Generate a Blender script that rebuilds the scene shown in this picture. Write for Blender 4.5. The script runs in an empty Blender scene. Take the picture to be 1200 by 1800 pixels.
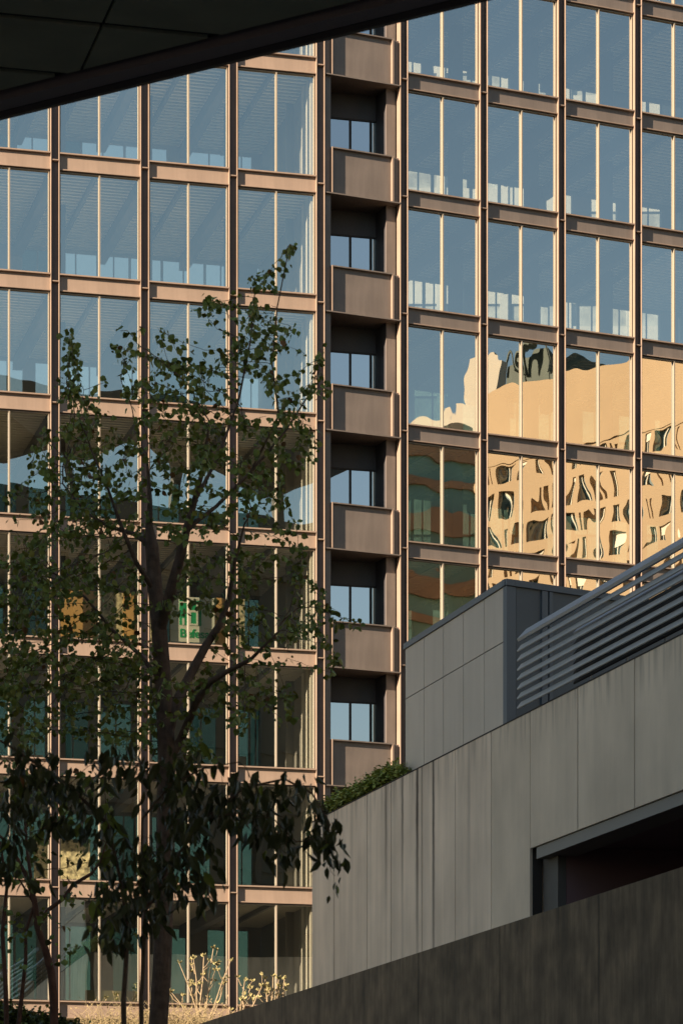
import bpy, bmesh, math, random
import numpy as np
from mathutils import Vector, Matrix
R = math.radians
S = bpy.context.scene
COL = S.collection

# ------------------------------------------------------------------ camera, sky, sun, exposure
F = 5600.0; HY = 2250.0                      # focal length and horizon row of the 1200 px wide photograph
cam = bpy.data.cameras.new('camera'); camo = bpy.data.objects.new('camera', cam); COL.objects.link(camo)
camo.location = (0, 0, 0); camo.rotation_euler = (R(90), 0, 0)
cam.sensor_width = 36; cam.sensor_fit = 'HORIZONTAL'; cam.lens = 36*F/1200
cam.shift_y = (HY-900)/1200; cam.clip_start = .5; cam.clip_end = 3000
cam.dof.use_dof = True; cam.dof.focus_distance = 100; cam.dof.aperture_fstop = 12
S.camera = camo
SUN_AZ, SUN_EL = 233.0, 17.5
w = bpy.data.worlds.new('World'); S.world = w; w.use_nodes = True
nt = w.node_tree; sky = nt.nodes.new('ShaderNodeTexSky'); sky.sky_type = 'NISHITA'
sky.sun_disc = False; sky.sun_elevation = R(SUN_EL); sky.sun_rotation = R(SUN_AZ)
sky.air_density = 1.0; sky.dust_density = .3; sky.ozone_density = 1.5
wb = nt.nodes.new('ShaderNodeVectorMath'); wb.operation = 'MULTIPLY'; wb.inputs[1].default_value = (1.10, 1.0, .86)   # the picture's warm white balance
nt.links.new(sky.outputs[0], wb.inputs[0]); nt.links.new(wb.outputs[0], nt.nodes['Background'].inputs[0]); nt.nodes['Background'].inputs[1].default_value = .052
sl = bpy.data.lights.new('sun', 'SUN'); sl.energy = 5.0; sl.angle = R(.53); sl.color = (1, .80, .58)
so = bpy.data.objects.new('sun', sl); COL.objects.link(so)
sd = Vector((math.sin(R(SUN_AZ))*math.cos(R(SUN_EL)), math.cos(R(SUN_AZ))*math.cos(R(SUN_EL)), math.sin(R(SUN_EL))))
so.rotation_euler = sd.to_track_quat('Z', 'Y').to_euler(); so.location = sd*300
S.view_settings.view_transform = 'Standard'; S.view_settings.look = 'None'
S.view_settings.exposure = 1.62; S.view_settings.gamma = 1
S.cycles.max_bounces = 8; S.cycles.transparent_max_bounces = 16; S.cycles.glossy_bounces = 4
S.cycles.caustics_reflective = False; S.cycles.caustics_refractive = False
S.cycles.sample_clamp_indirect = 6

# ------------------------------------------------------------------ helpers
class MB:
    def __init__(s): s.v = []; s.f = []; s.m = []
    def quadbox(s, pts, mi=0):                # 8 points: bottom 4 then top 4
        b = len(s.v); s.v += [tuple(p) for p in pts]
        for q in ((3,2,1,0),(4,5,6,7),(0,1,5,4),(1,2,6,5),(2,3,7,6),(3,0,4,7)):
            s.f.append(tuple(b+i for i in q)); s.m.append(mi)
    def box(s, x0, x1, y0, y1, z0, z1, mi=0, fr=None):
        p = [(x0,y0,z0),(x1,y0,z0),(x1,y1,z0),(x0,y1,z0),(x0,y0,z1),(x1,y0,z1),(x1,y1,z1),(x0,y1,z1)]
        if fr: p = [fr.w(*q) for q in p]
        s.quadbox(p, mi)
    def prism(s, prof, a, b, mi=0):           # prof: list of offset functions -> points at ends a and b
        n = len(prof); base = len(s.v)
        s.v += [tuple(a+p) for p in prof] + [tuple(b+p) for p in prof]
        for i in range(n):
            j = (i+1) % n; s.f.append((base+i, base+j, base+n+j, base+n+i)); s.m.append(mi)
        s.f.append(tuple(base+i for i in range(n))[::-1]); s.m.append(mi)
        s.f.append(tuple(base+n+i for i in range(n))); s.m.append(mi)
    def tube(s, pts, rads, k=6, mi=0):
        base = len(s.v); n = len(pts); ref = Vector((.3,.9,.1))
        for i, p in enumerate(pts):
            d = (pts[min(i+1,n-1)] - pts[max(i-1,0)])
            d = d.normalized() if d.length > 1e-9 else Vector((0,0,1))
            a = d.cross(ref); a = a.normalized() if a.length > 1e-3 else d.orthogonal().normalized()
            c = d.cross(a)
            for j in range(k):
                t = 2*math.pi*j/k; s.v.append(tuple(p + (a*math.cos(t)+c*math.sin(t))*rads[i]))
        for i in range(n-1):
            for j in range(k):
                q = (j+1) % k
                s.f.append((base+i*k+j, base+i*k+q, base+(i+1)*k+q, base+(i+1)*k+j)); s.m.append(mi)
        s.f.append(tuple(base+(n-1)*k+j for j in range(k))); s.m.append(mi)
    def data(s, name, mats):
        me = bpy.data.meshes.new(name); me.from_pydata(s.v, [], s.f)
        for m in (mats if isinstance(mats, (list, tuple)) else [mats]): me.materials.append(m)
        if any(s.m): me.polygons.foreach_set('material_index', s.m)
        me.update()
        bm = bmesh.new(); bm.from_mesh(me); bmesh.ops.recalc_face_normals(bm, faces=bm.faces); bm.to_mesh(me); bm.free()
        return me
class Frame:
    def __init__(s, o, ang):
        s.o = Vector((o[0], o[1], 0)); s.a = ang
        s.u = Vector((math.cos(ang), math.sin(ang), 0)); s.n = Vector((-math.sin(ang), math.cos(ang), 0))
    def w(s, u, n, z=0): return s.o + s.u*u + s.n*n + Vector((0,0,z))
    def hit(s, px, n=0, y=None):              # photo column -> u on the plane n=const (and z for a row)
        r = (px-600)/F; o = s.o + s.n*n
        # o.x + u*ux = r*(o.y + u*uy)
        u = (r*o.y - o.x)/(s.u.x - r*s.u.y)
        if y is None: return u
        return u, (HY-y)/F*(o.y+u*s.u.y)
def P(px, py, d): return Vector(((px-600)/F*d, d, (HY-py)/F*d))
def link(o, parent=None):
    COL.objects.link(o)
    if parent: o.parent = parent
    return o
def mesh(name, me, parent=None, loc=(0,0,0), rz=0):
    o = bpy.data.objects.new(name, me); o.location = loc; o.rotation_euler = (0,0,rz); return link(o, parent)
def build(mb, name, mats, parent=None, loc=(0,0,0), rz=0, smooth=False):
    me = mb.data(name, mats)
    if smooth: me.polygons.foreach_set('use_smooth', [True]*len(me.polygons))
    return mesh(name, me, parent, loc, rz)
def tag(o, label=None, cat=None, group=None, kind=None):
    if label: o['label'] = label
    if cat: o['category'] = cat
    if group: o['group'] = group
    if kind: o['kind'] = kind
    return o
def empty(name, loc, label, cat, group=None, rz=0):
    o = bpy.data.objects.new(name, None); o.location = loc; o.rotation_euler = (0,0,rz); link(o); return tag(o, label, cat, group)
def child(root, mb, name, mats, smooth=False):  # mesh given in world coordinates, stored relative to the thing's base
    l = root.matrix_basis.translation if root.parent is None else None
    l = Vector(root.location)
    q = root
    while q.parent: q = q.parent; l = l + Vector(q.location)
    mb.v = [tuple(Vector(p)-l) for p in mb.v]
    return build(mb, name, mats, root, smooth=smooth)

# ------------------------------------------------------------------ materials
def mat(name, col, rough=.6, metal=0, var=0, vscale=3, spec=.5, streak=0, sscale=(6,6,.25), bump=0, bscale=40, tint=None):
    m = bpy.data.materials.new(name); m.use_nodes = True; n = m.node_tree.nodes; L = m.node_tree.links
    b = n['Principled BSDF']; b.inputs['Base Color'].default_value = (*col, 1)
    b.inputs['Roughness'].default_value = rough; b.inputs['Metallic'].default_value = metal
    b.inputs['Specular IOR Level'].default_value = spec
    if var or streak or bump:
        tc = n.new('ShaderNodeTexCoord')
    cur = None
    if var:
        t = n.new('ShaderNodeTexNoise'); t.inputs['Scale'].default_value = vscale; t.inputs['Detail'].default_value = 6
        L.new(tc.outputs['Object'], t.inputs['Vector'])
        r = n.new('ShaderNodeMapRange'); r.inputs[1].default_value = .3; r.inputs[2].default_value = .7
        r.inputs[3].default_value = 1-var; r.inputs[4].default_value = 1+var; L.new(t.outputs[0], r.inputs[0])
        cur = r.outputs[0]
    if streak:
        mp = n.new('ShaderNodeMapping'); mp.inputs['Scale'].default_value = sscale; L.new(tc.outputs['Object'], mp.inputs[0])
        t = n.new('ShaderNodeTexNoise'); t.inputs['Scale'].default_value = 1; t.inputs['Detail'].default_value = 5; t.inputs['Roughness'].default_value = .65
        L.new(mp.outputs[0], t.inputs['Vector'])
        r = n.new('ShaderNodeMapRange'); r.inputs[1].default_value = .35; r.inputs[2].default_value = .7
        r.inputs[3].default_value = 1-streak; r.inputs[4].default_value = 1+streak; L.new(t.outputs[0], r.inputs[0])
        if cur:
            mu = n.new('ShaderNodeMath'); mu.operation = 'MULTIPLY'; L.new(cur, mu.inputs[0]); L.new(r.outputs[0], mu.inputs[1]); cur = mu.outputs[0]
        else: cur = r.outputs[0]
    if cur:
        vm = n.new('ShaderNodeVectorMath'); vm.operation = 'SCALE'; vm.inputs[0].default_value = col
        L.new(cur, vm.inputs['Scale']); L.new(vm.outputs[0], b.inputs['Base Color'])
    if bump:
        t = n.new('ShaderNodeTexNoise'); t.inputs['Scale'].default_value = bscale; t.inputs['Detail'].default_value = 4
        L.new(tc.outputs['Object'], t.inputs['Vector'])
        bp = n.new('ShaderNodeBump'); bp.inputs['Strength'].default_value = 1; bp.inputs['Distance'].default_value = bump
        L.new(t.outputs[0], bp.inputs['Height']); L.new(bp.outputs[0], b.inputs['Normal'])
    return m
def glass(name, refl, tint, wob=.0007, scale=.9, rcol=(1,1,1)):
    m = bpy.data.materials.new(name); m.use_nodes = True; n = m.node_tree.nodes; L = m.node_tree.links
    n.remove(n['Principled BSDF']); out = n['Material Output']
    g = n.new('ShaderNodeBsdfGlossy'); g.inputs['Roughness'].default_value = 0; g.inputs['Color'].default_value = (*rcol, 1)
    t = n.new('ShaderNodeBsdfTransparent'); t.inputs['Color'].default_value = (*tint, 1)
    mx = n.new('ShaderNodeMixShader'); mx.inputs[0].default_value = refl
    L.new(t.outputs[0], mx.inputs[1]); L.new(g.outputs[0], mx.inputs[2]); L.new(mx.outputs[0], out.inputs[0])
    ge = n.new('ShaderNodeNewGeometry')
    mp = n.new('ShaderNodeMapping'); mp.inputs['Scale'].default_value = (scale, scale, scale*.8); L.new(ge.outputs['Position'], mp.inputs[0])
    ns = n.new('ShaderNodeTexNoise'); ns.inputs['Scale'].default_value = 1; ns.inputs['Detail'].default_value = .7; ns.inputs['Roughness'].default_value = .35
    L.new(mp.outputs[0], ns.inputs['Vector'])
    oi = n.new('ShaderNodeObjectInfo')       # every pane bends a little differently
    vm = n.new('ShaderNodeVectorMath'); vm.operation = 'SCALE'; vm.inputs[0].default_value = (37, 11, 23)
    L.new(oi.outputs['Random'], vm.inputs['Scale'])
    va = n.new('ShaderNodeVectorMath'); L.new(mp.outputs[0], va.inputs[0]); L.new(vm.outputs[0], va.inputs[1]); L.new(va.outputs[0], ns.inputs['Vector'])
    tr = n.new('ShaderNodeMapRange'); tr.inputs[3].default_value = .90; tr.inputs[4].default_value = 1.04; L.new(oi.outputs['Random'], tr.inputs[0])
    tv = n.new('ShaderNodeVectorMath'); tv.operation = 'SCALE'; tv.inputs[0].default_value = rcol; L.new(tr.outputs[0], tv.inputs['Scale']); L.new(tv.outputs[0], g.inputs['Color'])
    bp = n.new('ShaderNodeBump'); bp.inputs['Strength'].default_value = 1; bp.inputs['Distance'].default_value = wob*10
    sc = n.new('ShaderNodeMath'); sc.operation = 'MULTIPLY'; sc.inputs[1].default_value = .25; L.new(ns.outputs[0], sc.inputs[0])
    L.new(sc.outputs[0], bp.inputs['Height']); L.new(bp.outputs[0], g.inputs['Normal'])
    return m
M = dict(
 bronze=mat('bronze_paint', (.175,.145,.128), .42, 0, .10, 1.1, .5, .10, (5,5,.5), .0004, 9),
 bronze_lit=mat('bronze_paint_sunlit', (.29,.215,.17), .45, 0, .08, 1.1, .5, .08, (5,5,.5), .0004, 9),  # lighter bronze: sunlight painted into flanges, lips and left wing spandrels
 channel=mat('shaded_channel_bronze', (.055,.05,.055), .5, 0, .05, 3),  # bronze darkened to paint in the shade inside the column channels
 frame=mat('window_frame_bronze', (.27,.232,.185), .45),
 gasket=mat('dark_gasket', (.03,.025,.022), .6),
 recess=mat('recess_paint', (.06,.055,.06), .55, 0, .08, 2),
 slab=mat('slab_paint', (.35,.34,.32), .8),
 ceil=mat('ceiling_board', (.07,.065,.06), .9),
 rib=mat('ceiling_slat', (.92,.88,.76), .6),
 beam=mat('ceiling_beam', (.20,.21,.22), .9),
 inner=mat('inner_wall', (.34,.33,.30), .8),
 white=mat('white_wall_paint', (.85,.81,.70), .7),
 carpet=mat('floor_finish', (.80,.74,.62), .7),
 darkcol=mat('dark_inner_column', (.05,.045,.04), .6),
 conc=mat('annex_cladding', (.74,.61,.49), .75, 0, .12, .5, .3, .12, (1.6,1.6,.12), .001, 60),
 concb=mat('annex_cladding_dark', (.70,.585,.465), .75, 0, .13, .45, .3, .07, (1.1,1.1,.14), .001, 60),
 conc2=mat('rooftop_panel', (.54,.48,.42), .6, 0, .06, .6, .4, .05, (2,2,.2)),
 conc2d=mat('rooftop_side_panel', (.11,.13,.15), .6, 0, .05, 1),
 trim=mat('rooftop_trim', (.15,.17,.195), .65),
 joint=mat('joint_shadow_gap', (.035,.03,.028), .9),
 stain=mat('rust_stain', (.055,.045,.04), .9),
 louv=mat('louvre_metal', (.36,.365,.37), .45, .1, .05, 2),
 cap=mat('louvre_cap_metal', (.36,.40,.45), .45, .3),
 mold=mat('mouldy_concrete', (.185,.13,.082), .85, 0, .35, 1.6, .3, .22, (7,7,.9), .002, 30),
 purple=mat('soffit_paint', (.20,.125,.14), .7),
 pier=mat('pier_concrete', (.11,.105,.10), .8, 0, .1, 2),
 soffit=mat('canopy_panel', (.75,.75,.58), .75, 0, .1, 2),
 soffit2=mat('gutter_metal', (.16,.13,.14), .6),
 lip=mat('canopy_edge_metal', (.6,.48,.5), .5, .3),
 bark=mat('bark', (.14,.092,.068), .9, 0, .3, 9, .2, .2, (20,20,3), .006, 45),
 barkred=mat('reddish_bark', (.13,.065,.045), .9, 0, .3, 9, .2, 0, (1,1,1), .005, 45),
 leaf=mat('green_leaf', (.18,.215,.04), .55, 0, .4, 3.3, .3),
 leafy=mat('yellow_green_leaf', (.26,.25,.05), .55, 0, .3, 3, .3),
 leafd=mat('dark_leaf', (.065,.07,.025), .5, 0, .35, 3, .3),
 leafo=mat('rust_leaf', (.20,.09,.03), .6, 0, .3, 3, .3),
 hedge=mat('fern_green', (.33,.40,.09), .6, 0, .35, 4, .3),
 hedgey=mat('fern_tip', (.28,.30,.09), .6, 0, .3, 4, .3),
 dry=mat('dry_twig', (.33,.25,.16), .8, 0, .2, 8),
 bud=mat('pale_bud', (.32,.28,.13), .8, 0, .2, 8),
 straw=mat('dry_grass', (.27,.21,.11), .85, 0, .3, 6),
 soil=mat('planted_soil', (.07,.06,.045), .95, 0, .3, 2),
 pave=mat('paving', (.075,.07,.065), .85, 0, .15, .6),
 gold=mat('sandstone', (.33,.222,.125), .85, 0, .05, .3),
 gwin=mat('dark_window_glass', (.05,.09,.09), .6, 0, .5, .4),
 gframe=mat('pale_window_frame', (.5,.42,.30), .6),
 teal=mat('teal_glazing', (.09,.20,.19), .4, 0, .3, .15),
 brown=mat('brown_band', (.25,.155,.09), .7, 0, .25, .3),
 cream=mat('cream_stone', (.34,.29,.23), .8),
 dgreen=mat('dark_green_cladding', (.035,.045,.03), .7, 0, .3, .3),
 block=mat('plain_concrete', (.16,.14,.12), .9, 0, .1, .2),
 pav=mat('dark_brown_cladding', (.05,.045,.036), .8, 0, .3, .12),
 amber=mat('amber_timber', (.70,.42,.14), .5, 0, .15, 2),
 yellow=mat('sun_dapple_yellow', (.55,.49,.28), .6, 0, .75, 7),  # sunlit patches painted as dappled yellow
 signw=mat('sign_white', (.82,.84,.66), .6),
 signg=mat('sign_green', (.02,.42,.15), .5),
 blind=mat('pale_roller_blind', (.75,.80,.78), .8),
)
M['glassL'] = glass('coated_glass', .54, (.97,.98,.93), .0014, .7, (.91,1,.975))
M['glassR'] = glass('wavy_coated_glass', .60, (.96,.98,.94), .0015, .9, (.95,1,.975))
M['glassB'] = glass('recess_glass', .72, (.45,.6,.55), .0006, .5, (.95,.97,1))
M['tealpane'] = glass('teal_inner_pane', .06, (.20,.29,.26), 0, 1)
M['midpane'] = glass('green_inner_pane', .06, (.34,.45,.41), 0, 1)
M['palepane'] = glass('pale_inner_pane', .05, (.97,.98,.93), 0, 1)

def add_stains(m, items, base, udir, l, ztop):
    # each item: (distance along the wall, half width, length, strength)
    n = m.node_tree.nodes; L = m.node_tree.links; b = n['Principled BSDF']; src = b.inputs['Base Color'].links[0].from_socket
    ge = n.new('ShaderNodeNewGeometry'); dp = n.new('ShaderNodeVectorMath'); dp.operation = 'DOT_PRODUCT'; dp.inputs[1].default_value = udir
    L.new(ge.outputs['Position'], dp.inputs[0]); sx = n.new('ShaderNodeSeparateXYZ'); L.new(ge.outputs['Position'], sx.inputs[0])
    def mth(op, a, c):
        q = n.new('ShaderNodeMath'); q.operation = op
        for i, v in enumerate((a, c)):
            if v is None: continue
            if isinstance(v, (int,float)): q.inputs[i].default_value = v
            else: L.new(v, q.inputs[i])
        return q.outputs[0]
    ns = n.new('ShaderNodeTexNoise'); ns.inputs['Scale'].default_value = 2.5; L.new(ge.outputs['Position'], ns.inputs['Vector'])
    wav = mth('MULTIPLY', mth('SUBTRACT', ns.outputs[0], .5), .08); t = mth('ADD', dp.outputs['Value'], wav); tot = None
    for (c,hw_,ln,st) in items:
        a = mth('ABSOLUTE', mth('SUBTRACT', t, c), None)
        r1 = n.new('ShaderNodeMapRange'); r1.inputs[1].default_value = hw_; r1.inputs[2].default_value = hw_*.15; r1.inputs[3].default_value = 0; r1.inputs[4].default_value = st; L.new(a, r1.inputs[0])
        r2 = n.new('ShaderNodeMapRange'); r2.inputs[1].default_value = ztop-ln; r2.inputs[2].default_value = ztop-ln*.25; r2.inputs[3].default_value = .25; r2.inputs[4].default_value = 1; L.new(sx.outputs[2], r2.inputs[0])
        v = mth('MULTIPLY', r1.outputs[0], r2.outputs[0]); tot = v if tot is None else mth('MAXIMUM', tot, v)
    # general grime under the coping
    mp = n.new('ShaderNodeMapping'); mp.inputs['Scale'].default_value = (5,5,.5); L.new(ge.outputs['Position'], mp.inputs[0])
    n2 = n.new('ShaderNodeTexNoise'); n2.inputs['Scale'].default_value = 1; n2.inputs['Detail'].default_value = 5; L.new(mp.outputs[0], n2.inputs['Vector'])
    r3 = n.new('ShaderNodeMapRange'); r3.inputs[1].default_value = ztop-.9; r3.inputs[2].default_value = ztop; r3.inputs[3].default_value = 0; r3.inputs[4].default_value = .5; L.new(sx.outputs[2], r3.inputs[0])
    r4 = n.new('ShaderNodeMapRange'); r4.inputs[1].default_value = .45; r4.inputs[2].default_value = .7; L.new(n2.outputs[0], r4.inputs[0])
    tot = mth('MAXIMUM', tot, mth('MULTIPLY', r3.outputs[0], r4.outputs[0]))
    mx = n.new('ShaderNodeMix'); mx.data_type = 'RGBA'; L.new(tot, mx.inputs[0]); L.new(src, mx.inputs[6]); mx.inputs[7].default_value = (*base,1)
    L.new(mx.outputs[2], b.inputs['Base Color'])

# ------------------------------------------------------------------ frames of reference
AL, AR = math.atan(F/21700), math.atan(F/12615)
CX, CY = (563.5-600)/F*107.25, 107.25
FL = Frame((CX,CY), AL); FR = Frame((CX,CY), AR)
UL = [-3.006*k for k in range(5)]                       # left columns
UR = [3.107+3.032*k for k in range(5)]                  # right columns
ZL = [9.2+4*k for k in range(11)]                       # ledge heights above the eye
G = Frame((0,0), R(90)-0)                                # placeholder, replaced below
GA = math.atan(1630/F)
class GFrame(Frame):                                     # t along the annex wall (away), w to the right
    def __init__(s):
        s.o = Vector((0,0,0)); s.u = Vector((-math.sin(GA), math.cos(GA), 0)); s.n = Vector((math.cos(GA), math.sin(GA), 0))
GF = GFrame()
GZ = -1.6                                               # street level

# ------------------------------------------------------------------ ground
def terrain_z(y):
    ks = [(-2000,GZ),(22,GZ),(40,.2),(55,2.4),(80,5.2),(100,7.6),(106,8.15),(130,8.2),(2000,8.2)]
    for (a,za),(b,zb) in zip(ks, ks[1:]):
        if a <= y <= b: return za+(zb-za)*(y-a)/(b-a)
mb = MB(); ys = [-1500,-300,-100,0,22,30,40,48,55,65,80,90,100,106,130,300,1500]; xs = [-1500,-300,-60,-20,20,60,300,1500]
for y in ys:
    for x in xs: mb.v.append((x,y,terrain_z(y)))
for j in range(len(ys)-1):
    for i in range(len(xs)-1):
        a = j*len(xs)+i; mb.f.append((a,a+1,a+len(xs)+1,a+len(xs))); mb.m.append(1 if 3 < j < 13 and 1 <= i <= 5 else 0)
tag(build(mb, 'ground', [M['pave'], M['soil']]), 'paved street rising into a planted bank', None, None, 'structure')

# ------------------------------------------------------------------ office building
rc = FL.w(-6, 3, 8.0)
OB = empty('office_building', rc, 'tall bronze framed glass office building filling the background, folded at a stack of balconies', 'building')
def offset(fr, u, n, z): return fr.w(u, n, z) - rc
def part(name, me, fr, u, n, z, parent=OB): return mesh(name, me, parent, offset(fr,u,n,z), fr.ang)
FL.ang = AL; FR.ang = AR
# columns
def column_mesh(z0, z1, ledges):
    m = MB()
    for s_ in (-1, 1):
        m.box(.137*s_-.011, .137*s_+.011, 0, .30, z0, z1)
    m.box(-.1255, .1255, .15, .19, z0, z1, 1)
    for z in ledges: m.box(-.1255, .1255, .02, .15, z-.27, z-.235, 0)
    return m.data('column', [M['bronze_lit'], M['channel']])
cm = column_mesh(-.3, ZL[-1]-8+4, [z-8 for z in ZL])
for u in UL: part('column', cm, FL, u, 0, 8)
for u in UR: part('column', cm, FR, u, 0, 8)
# spandrels and windows
def spandrel_mesh(wd, mt):
    h = wd/2; m = MB()
    m.box(-h, h, .005, .20, -.045, 0, 1)         # top ledge
    m.box(-h, h, .118, .16, -.535, -.045)        # recessed face
    m.box(-h, h, .05, .16, -.57, -.535, 1)       # bottom lip
    return m.data('spandrel', [mt, M['bronze_lit']])
def frame_mesh(wd, hh=3.43):
    h = wd/2; m = MB()
    for (a,b) in ((-h,-h+.03),(h-.03,h)): m.box(a,b,.14,.26,0,hh,1)
    for (a,b) in ((-h+.03,-h+.055),(h-.055,h-.03)): m.box(a,b,.13,.26,.0,hh-.03,0)
    m.box(-h+.055,h-.055,.13,.26,hh-.06,hh-.03,0); m.box(-h+.03,h-.03,.14,.26,hh-.03,hh,1)
    m.box(-h+.055,h-.055,.15,.26,0,.03,1)
    m.box(-.023,.023,.10,.26,.03,hh-.06,0)
    return m.data('frame', [M['frame'], M['gasket']])
def pane_mesh(wd, g, hh=3.43):
    h = wd/2-.055
    me = bpy.data.meshes.new('pane')
    x1 = h-.023
    me.from_pydata([(0,.2,.03),(x1,.2,.03),(x1,.2,hh-.06),(0,.2,hh-.06)], [], [(0,1,2,3)]); me.materials.append(g); me.update(); return me
def windows(fr, ub, wd, g, ks, sm_ks):
    sp = spandrel_mesh(wd, M['bronze_lit'] if fr is FL else M['bronze']); fm = frame_mesh(wd); pm = pane_mesh(wd, g)
    for u in ub:
        for k in sm_ks: part('spandrel', sp, fr, u, 0, ZL[k])
        for k in ks:
            wn = part('window', fm, fr, u, 0, ZL[k])
            a = mesh('pane', pm, wn, (.023,0,0)); b = mesh('pane', pm, wn, (-(wd/2-.055),0,0))
bl = [(UL[i]+UL[i+1])/2 for i in range(4)]; br = [(UR[i]+UR[i+1])/2 for i in range(4)]
windows(FL, bl, 3.006-.296, M['glassL'], range(0,9), range(0,10))
windows(FR, br, 3.032-.296, M['glassR'], range(2,10), range(2,10))
# interiors
def interior(fr, u0, u1, cols, lvls, name, seed):
    rnd = random.Random(seed); D = 8.3 if fr is FL else 7.2
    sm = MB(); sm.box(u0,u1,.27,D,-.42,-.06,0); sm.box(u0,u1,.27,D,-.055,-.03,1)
    sme = sm.data('floor_slab', [M['ceil'], M['carpet']])
    cm_ = MB()                                    # ribbed ceiling hung under the slab above (z=0 at the slab's underside)
    n = .55
    while n < D-.2:
        cm_.box(u0,u1,n,n+.13,-.07,-.02,0); n += .30
    u = u0+1.5
    for c in cols:
        if c > u0+.2 and c+.16 < u1: cm_.box(c-.16,c+.16,.35,D,-.50,-.001,1)
        if c+1.48 < u1: cm_.box(c+1.36,c+1.48,.35,D,-.22,-.001,1)
    cme = cm_.data('ceiling', [M['rib'], M['beam']])
    for k in lvls:
        part('floor_slab', sme, fr, 0, 0, ZL[k])
        part('ceiling', cme, fr, 0, 0, ZL[k]-.42)
    for k in lvls[:-1]:
        m = MB(); z0, z1 = -.03, 3.58; x = u0+.05
        m.box(u0,u1,D-.1,D,3.38,z1,0)
        while x < u1-.3:                           # back wall: glazed bays between dark piers
            wdt = rnd.choice((.75,1.1,1.1,1.5)); gap = rnd.choice((.07,.07,.45,.8))
            x2 = min(x+wdt,u1)
            m.box(x,x2,D-.06,D-.05,z0,3.38, (rnd.choice((2,3,3,3)) if k > 4 and fr is FL else ((3 if k > 5 else 5) if fr is FR else rnd.choice((2,5,5)))))
            m.box((x+x2)/2-.025,(x+x2)/2+.025,D-.10,D-.061,z0,3.38,0)
            if rnd.random() < .4: m.box(x,x2,D-1.9,D-1.2,z0+.70,z0+.76,4); m.box(x+.1,x+.5,D-1.9,D-1.85,z0,z0+.70,1)
            if rnd.random() < .35: m.box(x+.08,x2-.08,D-.12,D-.10,z0,z0+rnd.uniform(.8,1.9),4)
            if x2 < u1: m.box(x2,min(x2+gap,u1),D-.14,D,z0,3.38,0)
            x = x2+gap
        for c in cols:
            if c+.95 < u1: m.box(c+.55,c+.95,3.6,4.0,z0,z1,1)
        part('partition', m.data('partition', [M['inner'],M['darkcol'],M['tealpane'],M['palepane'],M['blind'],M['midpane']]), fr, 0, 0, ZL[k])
interior(FL, -15.0, -.16, UL[:4], list(range(0,10)), 'left', 3)
interior(FR, 3.27, 18.0, UR[:4], list(range(1,11)), 'right', 8)
m = MB(); m.box(-15.3,-15.01,.3,8.7,7,50,0,FL); m.box(-.155,-.03,.31,8.7,7,50,0,FL); m.box(3.14,3.265,.31,8.7,7,51,0,FR); m.box(18.01,18.3,.3,8.7,7,51,0,FR)
child(OB, m, 'cross_wall', M['inner'])
m = MB(); m.box(-15.3,-.03,.3,8.7,50,50.4,0,FL); m.box(3.14,18.3,.3,8.7,51,51.4,0,FR); child(OB, m, 'roof', M['inner'])
ps = MB()
for a,b in ((.32,.47),(.62,.98),(1.25,1.62)): ps.box(-.155-.12,-.155,a,b,0,3.5)
psd = ps.data('interior_pilaster', [M['white']])
for k in range(9): part('interior_pilaster', psd, FL, 0, 0, ZL[k]-.03)
# balconies
BK = Frame(tuple(FR.w(.25,1.62))[:2], AL); BK.ang = AL
jm = MB(); jm.box(.155,.42,.12,.16,-.4,43.5,0)
jm.box(2.60,2.95,.37,.41,-.4,43.5,0); jm.box(2.60,2.64,.41,1.40,-.4,43.5,1); jm.box(.38,.42,.16,1.7,-.4,43.5,1)
part('recess_jamb', jm.data('recess_jamb', [M['bronze'],M['recess']]), FR, 0, 0, 8)
bp_ = MB()
bp_.box(.42,.455,0,.16,-.51,1.04,1); bp_.box(.455,2.655,.118,.15,-.51,1.0); bp_.box(2.655,2.72,0,.16,-.51,1.04,1)
bp_.box(.455,2.655,.0,.16,1.0,1.04); bp_.box(2.72,2.95,.12,.15,-.51,1.03)
bpd = bp_.data('balcony_parapet', [M['bronze'],M['bronze_lit']])
fl_ = MB(); fl_.box(.155,2.953,-.01,2.1,-.55,-.51)
fld = fl_.data('balcony_floor', [M['bronze']])
bw = MB(); u614 = BK.hit(615.5); u651 = BK.hit(651.5); u661 = BK.hit(662); u679 = BK.hit(684); u0 = BK.hit(570)
bw.box(u0,u679,0,.08,2.62,3.46,0)                   # wall over the window
bw.box(u661,u679,0,.08,-.5,2.62,0)
bw.box(u0,u661,0,.08,-.5,.15,0)
bw.box(u0,u661,-.03,.06,2.57,2.62,1)
for a in (u0+.1,u614,u651,u661): bw.box(a-.035,a+.035,-.03,.06,.15,2.57,1)
bwd = bw.data('window', [M['recess'], M['gasket']])
def flat(name, x0, x1, z0, z1, g, y=.02):
    me = bpy.data.meshes.new(name); me.from_pydata([(x0,y,z0),(x1,y,z0),(x1,y,z1),(x0,y,z1)], [], [(0,1,2,3)]); me.materials.append(g); me.update(); return me
pb1 = flat('pane', u0+.135, u614-.035, .15, 2.57, M['glassB']); pb2 = flat('pane', u614+.035, u651-.035, .15, 2.57, M['glassB'])
pb3 = flat('pane', u651+.035, u661-.035, .15, 2.57, M['glassL'])
for k in range(0,11):
    part('balcony_parapet', bpd, FR, 0, 0, ZL[k]); part('balcony_floor', fld, FR, 0, 0, ZL[k])
    if k < 10:
        wn = part('balcony_window', bwd, BK, 0, 0, ZL[k])
        for me in (pb1,pb2,pb3): mesh('pane', me, wn)
m = MB(); m.box(.1,3.1,3.2,3.3,7,50,0,FR)
child(OB, m, 'core_wall', M['inner'])
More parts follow.
